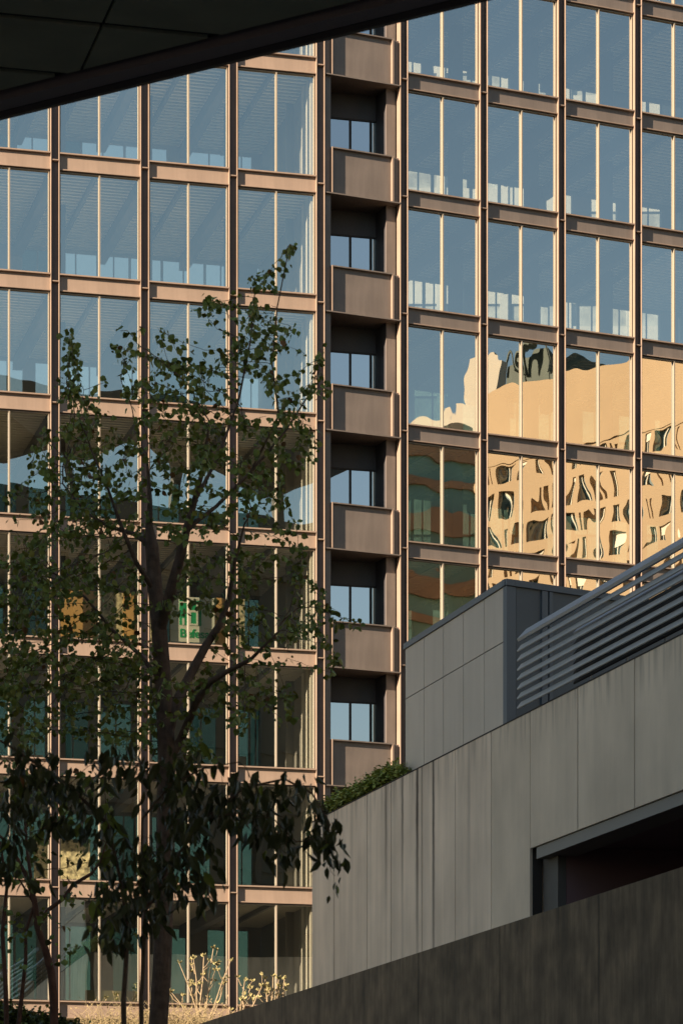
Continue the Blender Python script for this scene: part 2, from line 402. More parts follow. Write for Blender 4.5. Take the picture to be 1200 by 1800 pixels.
# amber timber room lining and the green sign on level three
lv = ZL[3]
m = MB()
for a,b,c,mi in ((107,175,.8,0),(175,217,.85,1),(217,258,.8,0),(262,272,.8,1),(378,403,.8,0),(421,430,.8,1)):
    ua, ub = FL.hit(a,c), FL.hit(b,c); m.box(ua,ub,c,c+.08,lv+0,lv+1.75,mi,FL)
child(OB, m, 'timber_screen', [M['amber'],M['yellow']])  # yellow strips paint the bright sunlit patches on the timber
m = MB(); m.box(FL.hit(60,3),FL.hit(158,3),3,3.1,ZL[1]+.3,ZL[1]+1.75,0,FL); child(OB, m, 'sunlit_reflection_panel', M['yellow'])  # added panel, painted to stand in for mirrored sunlit foliage
m = MB(); m.box(FL.hit(150,2),FL.hit(245,2),2,2.1,ZL[0]+.0,ZL[0]+.55,0,FL); m.box(FL.hit(262,2),FL.hit(322,2),2,2.1,ZL[0],ZL[0]+.5,0,FL)
child(OB, m, 'low_cabinet', mat('olive_cabinet',(.16,.15,.06),.7))

# sign
u0s, z0s = FL.hit(300,.45,1127); u1s, z1s = FL.hit(377,.45,1052)
sroot = empty('sign_board', FL.w(u0s,.45,z0s), 'pale office sign with a green square emblem over the word Befesa, behind the glass', 'sign', rz=AL)
W_, H_ = u1s-u0s, z1s-z0s
m = MB(); m.box(0,W_,0,.05,0,H_); build(m,'panel',M['signw'],sroot)
m = MB(); s_ = W_
m.box(.20*s_,.70*s_,-.012,0,.37*H_,.92*H_,0)
for (a,b,c,d) in ((.40,.46,.37,.75),(.58,.64,.37,.85),(.46,.58,.66,.71),(.46,.58,.37,.41),(.20,.70,.86,.89),(.26,.31,.37,.52)):
    m.box(a*s_,b*s_,-.02,-.0125,c*H_,d*H_,1)
build(m,'emblem',[M['signg'],M['signw']],sroot)
tx = bpy.data.curves.new('lettering','FONT'); tx.body = 'Befesa'; tx.size = .40; tx.extrude = .006; tx.offset = .008
to = bpy.data.objects.new('lettering', tx); COL.objects.link(to)
dg = bpy.context.evaluated_depsgraph_get(); tm = bpy.data.meshes.new_from_object(to.evaluated_get(dg)); bpy.data.objects.remove(to)
tm.materials.clear(); tm.materials.append(M['signg'])
o = mesh('lettering', tm, sroot, (.20*s_,-.008,.10*H_)); o.rotation_euler = (R(90),0,0)

# ------------------------------------------------------------------ annex (grey clad building on the right)
CW = 24.0
def gt(px, w_=CW): 
    a = math.atan((px-600)/F)+GA; return w_/math.tan(a)
def gz(px, py, w_=CW):
    a = math.atan((px-600)/F); t = gt(px,w_); d = math.hypot(t,w_)*math.cos(a); return (HY-py)/F*d
def gbox(m, px0, px1, w0, w1, z0, z1, mi=0, wref=CW):
    t0, t1 = gt(px0,wref), gt(px1,wref); a, b = min(t0,t1), max(t0,t1); m.box(a,b,w0,w1,z0,z1,mi,GF)
AN = empty('annex_building', GF.w(60,CW+3,GZ), 'low grey clad annex with stained panels, rooftop box and louvre screen', 'building')
ZT = 12.72; ZO = 9.66
m = MB()
joints = [548,587,645,687,742,800,863,931]
for a,b in zip(joints,joints[1:]): gbox(m,a+.45,b-.45 if b != 931 else b,CW,CW+.06,GZ,ZT,1 if a >= 863 else 0)
joints2 = [931,1015,1115,1215,1330,1460]
for a,b in zip(joints2,joints2[1:]): gbox(m,a+.8,b-.8,CW,CW+.06,ZO,ZT,1)
child(AN, m, 'cladding', [M['conc'],M['concb']])
m = MB(); gbox(m,548.4,931,CW+.065,CW+.3,GZ,ZT-.02); gbox(m,931,1460,CW+.065,CW+.3,ZO+.02,ZT-.02)
gbox(m,548,1460,CW-.012,CW+.30,ZT+.002,ZT+.03); child(AN, m, 'wall_core', M['joint'])
m = MB(); m.box(gt(548)-.01,gt(548)-.3,CW+.31,CW+14,GZ,ZT,0,GF); child(AN, m, 'end_wall', M['conc'])
m = MB(); m.box(gt(1460),gt(548)-.32,CW+.32,CW+14,ZT-.5,ZT-.2,0,GF); child(AN, m, 'roof', M['joint'])
for mm in (M['conc'], M['concb']):
    add_stains(mm, [(gt(678),.16,3.2,.7),(gt(707),.13,3.4,.8),(gt(733),.17,5,1),(gt(761.5),.13,7,.95),(gt(733)-.35,.05,5,.5),(gt(824),.16,4.5,.3),(gt(651),.05,2,.4),(gt(618),.2,2,.2)],
               (.055,.038,.032), tuple(GF.u), None, ZT)
add_stains(M['mold'], [(gt(p_,20.0),h_,l_,s_) for p_,h_,l_,s_ in ((640,.25,2.2,.4),(735,.08,6,.6),(800,.3,3,.4),(878,.07,6,.5),(990,.35,2.5,.45),(1052,.08,6,.6),(1130,.3,3,.4),(560,.2,2,.3))], (.03,.026,.02), tuple(GF.u), None, 6.78)
# piers, lintel, recess
m = MB()
gbox(m,931,957,CW+.31,CW+.5,GZ,ZO,0); child(AN, m, 'pier', M['pier'])
m = MB(); m.box(gt(1460),gt(939),CW+.05,CW+.75,ZO-.27,ZO-.01,0,GF); child(AN, m, 'lintel', mat('lintel_paint', (.24,.225,.21), .7))
m = MB(); m.box(gt(1460),gt(931)+1.5,CW+.76,CW+5,ZO-.05,ZO+.1,0,GF); child(AN, m, 'opening_soffit', M['purple'])
m = MB(); m.box(gt(1460),gt(931)+1.5,CW+5,CW+5.2,GZ,ZO+.1,0,GF); m.box(gt(957),gt(957)+.2,CW+.51,CW+5,GZ,ZO-.06,0,GF); child(AN, m, 'opening_wall', M['purple'])
# rooftop box
WB = CW+.75
tb0, tb1 = gt(712,WB), gt(889,WB); ZB = 16.55; ZM = 15.1
js = [712,745,779,814,851,887]
m = MB()
for a,b in zip(js,js[1:]):
    for z0,z1 in ((ZT-.4,ZM-.012),(ZM+.012,ZB-.16)):
        gbox(m,a+.35,b-.35,WB,WB+.05,z0,z1,0,WB)
bx = empty if False else None
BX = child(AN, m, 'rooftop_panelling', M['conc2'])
m = MB(); gbox(m,712.2,888,WB+.052,WB+.2,ZT-.4,ZB-.16,0,WB); child(AN, m, 'rooftop_core', M['joint'])
cdir = Vector((.842,.539,0)); cn = Vector((.539,-.842,0)); c0 = GF.w(tb1,WB,0)
def sbox(m, a, b, o0, o1, z0, z1, mi=0):     # along the slanted right face, o outward (towards the viewer)
    pts = [c0+cdir*s1+cn*o+Vector((0,0,z)) for z in (z0,z1) for (s1,o) in ((a,o1),(b,o1),(b,o0),(a,o0))]
    m.quadbox(pts, mi)
m = MB()
sbox(m,.30,1.22,-.1,0,ZT-.4,ZB-.14); sbox(m,1.25,8,-.1,0,ZT-.4,ZB-.14)
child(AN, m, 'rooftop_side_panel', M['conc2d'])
m = MB()
sbox(m,.0,.27,-.12,.03,ZT-.4,ZB-.165); sbox(m,1.02,1.19,.003,.05,ZT-.4,ZB-.165); sbox(m,1.24,1.34,.003,.05,ZT-.4,ZB-.165)
sbox(m,-.02,8,-.14,.06,ZB-.15,ZB)
gbox(m,711,889,WB-.04,WB+.25,ZB-.15,ZB,0,WB)
child(AN, m, 'rooftop_trim', M['trim'])
m = MB(); far = c0+cdir*8; q4 = [GF.w(tb0-.02,WB+.22), GF.w(tb1+.1,WB+.22), far-cn*.2, GF.w(tb0-.02,WB+9)]
m.quadbox([p+Vector((0,0,ZB-.3)) for p in q4]+[p+Vector((0,0,ZB-.165)) for p in q4]); m.box(tb0-.15,tb0-.02,WB+.2,WB+9,ZT-.4,ZB-.31,0,GF); child(AN, m, 'rooftop_roof', M['joint'])
# louvre screens
def louvre(w_, tL, tR, name, lm=None):
    m = MB()
    def prof(scale=1, tilt=58):
        pts = []
        for (x,z) in ((-.10,-.0),(-.095,.02),(-.07,.032),(.085,.022),(.085,-.012),(-.07,-.022)):
            a = R(tilt); pts.append((x*math.cos(a)-z*math.sin(a)-.13, x*math.sin(a)+z*math.cos(a)))
        return pts
    for i in range(7):
        z = 12.98+.2145*i
        pr = [GF.n*x+Vector((0,0,zz)) for x,zz in prof()]
        m.prism(pr, GF.w(tR,w_,z), GF.w(tL,w_,z))
    cap = [(-.17,1.50-.06),(-.20,1.50-.0),(.02,1.74),(.16,1.74),(.16,1.60)]
    pr = [GF.n*x+Vector((0,0,12.98+zz-.0)) for x,zz in cap]
    m.prism(pr, GF.w(tR,w_,0), GF.w(tL,w_,0), 1)
    return child(AN, m, name, [lm or M['louv'],M['cap']])
LT = gt(914,CW)
louvre(CW+.12, LT, gt(1460), 'louvre_screen')
louvre(CW+1.1, LT-1.0, gt(1460), 'louvre_screen', M['joint'])
t = LT-.8
while t > gt(1330):
    m = MB(); m.box(t-.52,t-.48,CW+1.20,CW+1.24,ZT,14.6,0,GF); child(AN, m, 'louvre_post', M['louv']); t -= 2.2

# dark mouldy retaining wall in front
DW = 20.0; ZD = 6.78
RW = empty('retaining_wall', GF.w(60,DW+.3,GZ), 'dark mouldy concrete retaining wall sloping across the bottom right corner', 'wall')
m = MB(); js = [300,735,878,1052,1260,1500]
for a,b in zip(js,js[1:]): gbox(m,a+.2,b-.2,DW,DW+.35,GZ,ZD,0,DW)
child(RW, m, 'wall_panel', M['mold'])
m = MB(); gbox(m,301,1500,DW+.02,DW+.33,GZ,ZD-.02,0,DW); child(RW, m, 'wall_joint', M['joint'])

# ------------------------------------------------------------------ canopy overhead, top left
ZC = 10.0
def cp(px, py, z=ZC): d = z*F/(HY-py); return Vector(((px-600)/F*d, d, z))
e0, e1 = cp(0,203), cp(824,0); ed = (e1-e0).normalized(); en = Vector((-ed.y, ed.x, 0))
if en.y < 0: en = -en
CA = empty('entrance_canopy', (-6,12,GZ), 'dark flat canopy with a metal edge cutting across the top left corner', 'canopy')
lv_ = Frame((0,0), AL)
# soffit panels on a grid parallel to the left facade, clipped by the edge line
q0 = cp(0,30); q3 = cp(185,37)
def loc2(p): return (p.x*math.cos(AL)+p.y*math.sin(AL), -p.x*math.sin(AL)+p.y*math.cos(AL))
v0 = loc2(q0)[1]; v1 = loc2(cp(0,125))[1]; dv = v1-v0; u0c = loc2(q3)[0]
band0 = loc2(e0)
def clip(poly, a, nrm, off):
    out = []
    for i in range(len(poly)):
        p, q = poly[i], poly[(i+1)%len(poly)]; dp = (p-a).dot(nrm)+off; dq = (q-a).dot(nrm)+off
        if dp <= 0: out.append(p)
        if (dp < 0 < dq) or (dq < 0 < dp): out.append(p+(q-p)*(dp/(dp-dq)))
    return out
m = MB()
fc = Frame((0,0), AL)
for i in range(-6,6):
    for j in range(-22,4):
        ua, ub = u0c+i*2.6+.012, u0c+(i+1)*2.6-.012; va, vb = v0+j*dv+.05, v0+(j+1)*dv-.05
        poly = [fc.w(x,y,ZC+.02) for x,y in ((ua,va),(ub,va),(ub,vb),(ua,vb))]
        poly = clip(poly, e0, en, .42)
        if len(poly) > 2:
            b = len(m.v); n_ = len(poly); m.v += [tuple(p) for p in poly]+[tuple(p+Vector((0,0,.03))) for p in poly]
            m.f.append(tuple(range(b,b+n_))[::-1]); m.f.append(tuple(range(b+n_,b+2*n_)))
            for k in range(n_): m.f.append((b+k,b+(k+1)%n_,b+n_+(k+1)%n_,b+n_+k))
            m.m += [0]*(n_+2)
child(CA, m, 'soffit_panel', M['soffit'])
m = MB()
A_ = e0-ed*9; B_ = e1+ed*9
def strip(m, o0, o1, z0, z1, mi=0):
    m.quadbox([A_+en*o0+Vector((0,0,z0)), B_+en*o0+Vector((0,0,z0)), B_+en*o1+Vector((0,0,z0)), A_+en*o1+Vector((0,0,z0)),
               A_+en*o0+Vector((0,0,z1)), B_+en*o0+Vector((0,0,z1)), B_+en*o1+Vector((0,0,z1)), A_+en*o1+Vector((0,0,z1))], mi)
strip(m, -.34, -.15, -.03, .25)
pr = [en*x+Vector((0,0,z)) for x,z in ((0,-.0),(-.02,-.05),(-.09,-.06),(-.13,-.03),(-.13,-.005))]
child(CA, m, 'edge_rail', M['lip'])
m = MB(); m.prism(pr, A_, B_); strip(m,-.135,0,.0,.42); child(CA, m, 'gutter', M['soffit2'])
m = MB(); strip(m,-22,-.31,.06,.5); child(CA, m, 'roof_deck', M['joint'])
m = MB(); m.tube([Vector((-6,12,GZ)),Vector((-6,12,ZC+.05))],[.22,.22],16); child(CA, m, 'column', M['lip'], smooth=False)

# ------------------------------------------------------------------ buildings mirrored in the glass (behind the camera)
GB = empty('apartment_building', (140,60,GZ), 'sunlit golden stone apartment building mirrored in the right hand windows', 'building')
X0 = 124.0; ZG = 75.5
ZG = 73.4; ZW = 67.3
m = MB(); pit = 1.62; y0, y1 = 11.5, 11.5+pit*20; rp = 2.5
m.box(X0+.6,X0+30,y0,y1,GZ,ZG-.8); m.box(X0,X0+.6,y0,y1,ZW,ZG); m.box(X0-.12,X0-.005,y0,y1,ZW+.2,ZW+.5)
rnd = random.Random(2); wins = []
for r in range(5):
    z = ZW-rp*(r+1); m.box(X0,X0+.6,y0,y1,z,z+.7)
    for c in range(20):
        ya = y0+c*pit; s1 = .33 if (c+r) % 3 else .50
        m.box(X0,X0+.6,ya,ya+s1,z+.7,z+rp); m.box(X0,X0+.6,ya+pit-s1,ya+pit,z+.7,z+rp)
        if (c*7+r*3) % 4 == 0: m.box(X0,X0+.6,ya+pit/2-.15,ya+pit/2+.15,z+.7,z+rp)
        wins.append((ya+s1,ya+pit-s1,z+.7,z+rp))
m.box(X0,X0+.6,y0,y1,GZ,ZW-rp*5)
child(GB, m, 'wall', M['gold'])
for (a,b,c,d) in wins[:100]:
    m = MB(); m.box(.38,.44,a-60,b-60,c,d,0); t_ = .07
    m.box(.25,.37,a-60,a-60+t_,c,d,1); m.box(.25,.37,b-60-t_,b-60,c,d,1); m.box(.25,.37,(a+b)/2-60-.04,(a+b)/2-60+.04,c,d,1)
    if rnd.random() < .25: m.box(.2,.3,a-60,b-60,d-rnd.uniform(.4,1.2),d,1)
    o = build(m, 'window', [M['gwin'],M['gframe']], GB, (X0-140,0,-GZ))
TW = empty('glass_tower', (140,-12,GZ), 'shaded tower with brown and teal horizontal bands mirrored left of the golden building', 'building')
tf = Frame((124.5,-15), math.atan2(.42,.9))
m = MB(); m.box(0,30,-20,-.4,GZ,75.6,0,tf); z = 76; mi = 0
b_ = MB(); i = 0
while z > 20:
    h = (1.5,.9,1.9,1.1)[i%4]; b_.box(0,30,-.39,0,z-h,z,0,tf); z -= h+(1.6,2.2,1.3)[i%3]; i += 1
child(TW, m, 'glazing', M['teal']); child(TW, b_, 'band', M['brown'])
CT = empty('stone_tower', (199,-61,GZ), 'pale cream stepped tower top mirrored above the banded tower', 'building')
m = MB()
for dx,dy,r_,z0,z1 in ((0,0,9,GZ,88),(0,0,6.5,87.9,94),(-4,-4,2.2,87.9,99),(4,5,2.4,87.9,98),(0,0,3.2,93.9,101),(-1,1.7,1.4,100.9,106),(-5.5,4,1.2,87.9,96),(1,-2.3,.8,100.9,108)): m.box(206+dx-r_,206+dx+r_,-56+dy-r_,-56+dy+r_,z0,z1)
child(CT, m, 'shaft', M['cream'])
m = MB()
for i in range(5):
    for f_ in (0,1):
        y = -61-5+i*2.4
        m.box(196.9,196.98,y+5,y+6.1,80,86)
child(CT, m, 'window', M['gwin'])
DG = empty('green_tower', (240,-80,GZ), 'dark green tower with an open arched crown mirrored beside the golden building', 'building')
m = MB(); m.box(237,251,-79.5,-69,GZ,113.5)
for a,b,h in ((-78.5,-75.5,3.2),(-75.2,-71.5,4.6),(-71.2,-69.3,2)): m.box(238,250,a,b,113.4,113.5+h)
child(DG, m, 'shaft', M['dgreen'])
m = MB()
for q in (-77,-73):
    pts = [Vector((237.3,q+(-1.7)*math.cos(t),115.5+4*math.sin(t))) for t in [math.pi*i/10 for i in range(11)]]
    m.tube(pts,[.3]*11,6)
child(DG, m, 'arched_crown', M['dgreen'])
PV = empty('pavilion_building', (35,4,GZ), 'dark building with a raised wavy roof mirrored in the left hand windows', 'building')
m = MB(); m.box(16,54,-12,8,GZ,52.2)
for i in range(9):
    a = 16+i*4.6; m.box(a,a+.4,8,8.5,10,51.4)
for z in range(12,50,4): m.box(16,54,8.0,8.3,z,z+1.1)
child(PV, m, 'wall', M['pav'])
m = MB(); base = 0; nx = 60
for i in range(nx+1):
    x = 13+43.5*i/nx; zb = 56.9+.9*math.sin(x*.33)+.5*math.sin(x*.9+1)
    for (y,z) in ((1,zb),(8.6,zb),(8.6,59.2+.25*math.sin(x*.5)),(1,59.4)): m.v.append((x,y,z))
for i in range(nx):
    for j in range(4): m.f.append((4*i+j,4*i+(j+1)%4,4*i+4+(j+1)%4,4*i+4+j)); m.m.append(0)
m.f += [(0,1,2,3),(4*nx+3,4*nx+2,4*nx+1,4*nx)]; m.m += [0,0]
child(PV, m, 'roof', M['pav'])
m = MB()
for x in (18,24,30,36,44,52): m.box(x,x+.5,4,4.5,52.2,56.5)
child(PV, m, 'column', M['pav'])
WH = empty('apartment_building', (32,206,8.2), 'pale sunlit apartment slab glimpsed through the far windows of the right wing', 'building')
m = MB(); m.box(2,62,200.3,214,8.2,92)
for i in range(28):
    z = 12+2.9*i; m.box(2,62,200,200.29,z,z+1.5)
for i in range(16): m.box(2+3.97*i,2.5+3.97*i,199.9,200.29,8.2,92)
child(WH, m, 'wall', mat('pale_render', (.40,.41,.40), .85, 0, .08, .5))
m = MB()
for i in range(28):
    z = 13.5+2.9*i; m.box(2.6,61.9,200.2,200.29,z+.01,z+1.39)
child(WH, m, 'window_strip', mat('pale_curtained_glass', (.27,.29,.29), .5, 0, .35, 1.1))
# street side block that keeps the annex and the trees in shade
BL = empty('office_block', (-58,-8,GZ), 'tall plain concrete office block on the left side of the street', 'building')
m = MB(); m.box(-70,-52,-76,40,GZ,60); child(BL, m, 'wall', M['block'])
m = MB()
for z in range(3,56,4):
    m.box(-51.99,-51.9,-74,38,z,z+1.8)
child(BL, m, 'ribbon_window', M['gwin'])

# ------------------------------------------------------------------ vegetation
def colonize(limbs, attract, step, kill, infl, maxit=140, seed=0):
    # limbs: list of (points, r) already placed; returns nodes, parents
    nodes, par, rad0 = [], [], []
    for pts, rr in limbs:
        prev = -1
        if nodes:
            d = [(Vector(nodes[i])-pts[0]).length for i in range(len(nodes))]; prev = int(np.argmin(d)); start = 1 if d[prev] < .05 else 0
        else: start = 0
        for i in range(start, len(pts)):
            if i > 0:
                a, b = pts[i-1], pts[i]; k = max(1,int((b-a).length/step))
                for j in range(1,k+1):
                    nodes.append(tuple(a+(b-a)*j/k)); par.append(prev); prev = len(nodes)-1; rad0.append(rr[i-1]+(rr[i]-rr[i-1])*j/k)
            else: nodes.append(tuple(pts[0])); par.append(prev); prev = len(nodes)-1; rad0.append(rr[0])
    nodes = [np.array(n) for n in nodes]; nl = len(nodes)
    A = np.array(attract); alive = np.ones(len(A), bool); near = np.zeros(len(A), int); nd = np.full(len(A), 1e9)
    N = np.array(nodes)
    for i in range(len(A)):
        d = np.linalg.norm(N-A[i],axis=1); near[i] = d.argmin(); nd[i] = d.min()
    rng = np.random.RandomState(seed)
    for it in range(maxit):
        alive &= nd > kill
        idx = np.where(alive & (nd < infl))[0]
        if not len(idx): break
        new = {}
        for i in idx: new.setdefault(near[i], []).append(i)
        added = []
        for n_, ii in new.items():
            v = A[ii]-nodes[n_]; v = v/np.linalg.norm(v,axis=1)[:,None]; d = v.mean(0); d[2] += .10; d += rng.normal(0,.12,3); d /= np.linalg.norm(d)+1e-9
            p = nodes[n_]+d*step; nodes.append(p); par.append(n_); rad0.append(0); added.append(len(nodes)-1)
        for j in added:
            d = np.linalg.norm(A-nodes[j],axis=1); c = d < nd; nd[c] = d[c]; near[c] = j
    return nodes, par, rad0, nl
def tree_meshes(nodes, par, rad0, tip, expo=2.4):
    n = len(nodes); ch = [[] for _ in range(n)]
    for i,p in enumerate(par):
        if p >= 0: ch[p].append(i)
    r = [0.0]*n
    for i in range(n-1,-1,-1):
        if not ch[i]: r[i] = tip
        else: r[i] = sum(r[c]**expo for c in ch[i] if c > i)**(1/expo) if any(c > i for c in ch[i]) else tip
    # keep growth after limbs ordered; limb radii take over
    r = [min(max(rad0[i], .0) or r[i], 1) if rad0[i] else min(r[i], .05) for i in range(n)]
    mb = MB(); used = set()
    V3 = [Vector(x) for x in nodes]
    starts = [i for i in range(n) if par[i] < 0]
    stack = [(s0,None) for s0 in starts]
    while stack:
        i, pre = stack.pop(); chain = ([pre] if pre is not None else [])+[i]
        while ch[i]:
            cs = sorted(ch[i], key=lambda c: -r[c]); 
            for c in cs[1:]: stack.append((c,i))
            i = cs[0]; chain.append(i)
        pts = [V3[c] for c in chain]; rr = [r[c] for c in chain]
        if pre is not None: rr[0] = min(rr[0], rr[1]*1.15)
        if len(pts) > 1: mb.tube(pts, rr, 10 if max(rr) > .05 else (5 if max(rr) > .012 else 3))
    tips = [i for i in range(n) if r[i] < tip*3.0]
    return mb, V3, r, ch, tips
LEAFS = {
 'heart': [(0,0,0),(.42,.22,.10),(.40,.55,.07),(0,1,0),(-.40,.55,.07),(-.42,.22,.10),(0,.45,-.03)],
 'lance': [(0,0,0),(.21,.30,.06),(.18,.62,.03),(0,1,-.14),(-.18,.62,.05),(-.21,.30,.05),(0,.45,-.02)]}
def add_leaf(mb, p, d, size, shape, rnd, mi):
    d = d.normalized(); s = Vector((rnd.gauss(0,1),rnd.gauss(0,1),rnd.gauss(0,1))).cross(d)
    if s.length < 1e-3: return
    s.normalize(); nn = d.cross(s); b = len(mb.v)
    for (x,y,z) in LEAFS[shape]: mb.v.append(tuple(p+(s*x+d*y+nn*z)*size))
    for q in ((0,1,6),(1,2,6),(2,3,6),(3,4,6),(4,5,6),(5,0,6)): mb.f.append((b+q[0],b+q[1],b+q[2])); mb.m.append(mi)
def raw(mb, name, mats):
    me = bpy.data.meshes.new(name); me.from_pydata(mb.v, [], mb.f)
    for m_ in mats: me.materials.append(m_)
    me.polygons.foreach_set('material_index', mb.m); me.update(); return me
def blobs(bl, depth, spread, dens, rnd):
    out = []
    for b in bl:
        x,y,rx,ry = b[:4]; k = max(2,int(dens*rx*ry/1000*(b[4] if len(b) > 4 else 1)))
        for _ in range(k):
            a = rnd.uniform(0,2*math.pi); q = math.sqrt(rnd.random())
            px, py = x+rx*q*math.cos(a), y+ry*q*math.sin(a)
            out.append(tuple(P(px,py,depth+rnd.gauss(0,spread))))
    return out
def tree(name, label, base_px, limbs, bl, depth, spread, dens, step, leafsize, shape, per, mats, barkm, tip, seed, kill=.16, infl=2.5, droop=.8, wts=(.86,.12,.02), group=None):
    rnd = random.Random(seed)
    L_ = []
    for pts, rr in limbs:
        L_.append(([P(x,y,depth+(q[0] if q else 0)) for (x,y,*q) in pts], [v/F*depth/2 for v in rr]))
    b0 = L_[0][0][0]; gz_ = terrain_z(b0.y)
    if b0.z > gz_: L_[0] = ([Vector((b0.x,b0.y,gz_-.05))]+L_[0][0], [L_[0][1][0]*1.15]+L_[0][1])
    att = blobs(bl, depth, spread, dens, rnd)
    nodes, par, rad0, nl = colonize(L_, att, step, kill, infl, seed=seed)
    mb_, V3, r, ch, tips = tree_meshes(nodes, par, rad0, tip)
    root = empty(name, (b0.x,b0.y,gz_), label, 'tree', group)
    child(root, mb_, 'trunk', barkm, smooth=True)
    lf = MB(); hang = Vector((0,0,-1))
    for i in range(nl, len(nodes)):
        if r[i] > tip*2.6: continue
        end = not ch[i]
        k = per if not end else per+1.5
        k = int(k)+(rnd.random() < k-int(k))
        for _ in range(k):
            d = Vector((rnd.gauss(0,.6),rnd.gauss(0,.6),rnd.gauss(0,.35)))+hang*droop
            s_ = leafsize*rnd.uniform(.5,1.3)
            off = Vector((rnd.gauss(0,1),rnd.gauss(0,1),rnd.gauss(0,1)))*leafsize*.45
            t = rnd.random(); mi = 0 if t < wts[0] else (1 if t < wts[0]+wts[1] else 2)
            add_leaf(lf, V3[i]+off, d, s_, shape, rnd, mi)
    o = mesh('crown', raw(MBshift(lf, root.location), 'crown', mats), root)
    print(name, len(nodes), 'leaf faces', len(lf.f))
    return root
def MBshift(mb, l):
    l = Vector(l); mb.v = [tuple(Vector(p)-l) for p in mb.v]; return mb
limbs = [
 ([(276,1830),(285,1700),(291,1500),(293,1330),(288,1220),(280,1110),(272,1030),(267,960),(262,925),(264,880),(258,800)], [35,34,33,32,31,29,27,24,14,8,4]),
 ([(280,1110),(300,1040,-.3),(315,985,-.4),(328,930,-.5),(342,880,-.5),(358,820,-.6),(368,740,-.6)], [22,20,18,15,11,7,3]),
 ([(294,1290),(308,1240),(335,1185,.3),(362,1135,.5),(385,1100,.6),(402,1055,.7),(412,990,.7),(430,920,.7)], [24,19,17,15,13,10,7,3]),
 ([(294,1340),(318,1300),(345,1235,-.4),(368,1200,-.5),(400,1180,-.6),(440,1160,-.8),(490,1110,-.9)], [18,15,13,12,9,7,3]),
 ([(267,960),(235,938,.2),(190,925,.4),(150,900,.6),(110,850,.6)], [12,9,7,5,3]),
 ([(272,1040),(240,990,-.3),(215,930,-.5),(190,860,-.6),(160,790,-.6)], [11,9,7,5,3]),
 ([(286,1200),(245,1150,.3),(200,1110,.5),(150,1050,.6),(100,1010,.8)], [11,8,6,5,3]),
 ([(328,930,-.5),(380,890,-.2),(440,830),(500,760,.2),(545,690,.3)], [9,7,5,4,2.5]),
 ([(342,880,-.5),(385,800,.2),(420,700,.5),(440,600,.5),(448,510,.5)], [8,6,4,3,2]),
 ([(440,830),(490,730,-.3),(478,640,-.4),(487,540,-.4),(505,450,-.4)], [5,4,3,2.5,2]),
]
bl = [(514,425,11,15,2.4),(508,447,8,10,2),(452,492,14,18,2),(436,545,16,45,2),(368,540,18,22,2),(343,540,9,9,2),(272,570,9,14,2),(203,597,16,16,1.5),(116,590,14,22,2.5),(128,640,20,40,2),
 (110,690,18,28,2),(222,625,26,12,1.5),(232,670,32,34),(282,655,24,40),(312,640,30,34),(370,660,38,44),(418,610,20,50),(470,600,26,34),(522,575,16,20),(482,690,32,34),(560,640,16,48,1.4),(580,690,9,26,1.5),
 (548,760,18,40),(350,720,42,34),(280,740,42,36),(160,735,50,40),(200,800,70,50),(100,780,45,36),(320,800,70,50),(430,780,60,50),(500,720,30,30),(130,860,60,34),(62,830,26,22),(250,880,80,40,.8),(400,870,50,40,.8),
 (480,860,50,50,.8),(530,800,24,30),(520,980,26,50,1),(430,1000,50,50,.8),(556,1060,20,34,1),(583,1100,9,34,1.4),(604,1180,14,16),(641,1105,7,7,3),(430,1100,50,40,.8),(505,1130,40,34,.9),(100,1000,80,66),(45,950,44,50),(20,1050,40,80,1.2),(15,1180,40,80,1.2),(90,900,50,40,.8),(10,870,20,30,.6),(60,1100,66,90,1.1),
 (60,1240,70,80,1.1),(160,1150,70,70),(200,1050,50,60,.9),(350,1050,50,50,.7),(200,1250,90,70,1),(340,1340,50,36,.8),(430,1250,44,44,.8),(512,1250,22,44,.9),(330,930,90,50,.6),(150,950,60,50,.8)]
tree('tree', 'slender tree with small heart shaped leaves and one straight dark trunk', 285, limbs, bl, 40, .8, 18, .085, .080, 'heart', 1.9, [M['leaf'],M['leafy'],M['leafo']], M['bark'], .0035, 11, wts=(.76,.22,.02))
limbs = [
 ([(95,1830),(95,1770),(90,1710),(80,1670),(66,1630),(60,1580),(46,1540),(20,1490),(-10,1460)], [16,15,14,13,12,10,8,6,4]),
 ([(66,1630),(85,1600),(112,1580),(128,1556),(160,1537),(177,1515),(190,1470)], [9,8,7,7,6,4,2]),
 ([(60,1580),(48,1500),(42,1420),(70,1350)], [7,6,4,2]),
 ([(30,1830),(36,1770),(45,1690),(45,1640),(60,1590),(30,1540)], [9,8,7,6,5,3]),
 ([(12,1830),(10,1740),(4,1640),(12,1560),(0,1480)], [10,9,8,6,4]),
]
bl = [(60,1540,60,40,.7),(120,1620,50,50,.5),(25,1660,40,70,.6),(100,1470,60,40,.9),(170,1500,40,40,.6),(140,1400,60,50,.8),(50,1420,50,60,.9),(20,1320,40,60),(210,1560,30,60,.4),(190,1400,40,40,.5)]
tree('tree', 'small crooked tree with thin reddish stems at the left edge', 95, limbs, bl, 46, .7, 9.0, .09, .10, 'heart', .8, [M['leaf'],M['leafd'],M['leafo']], M['barkred'], .003, 23)
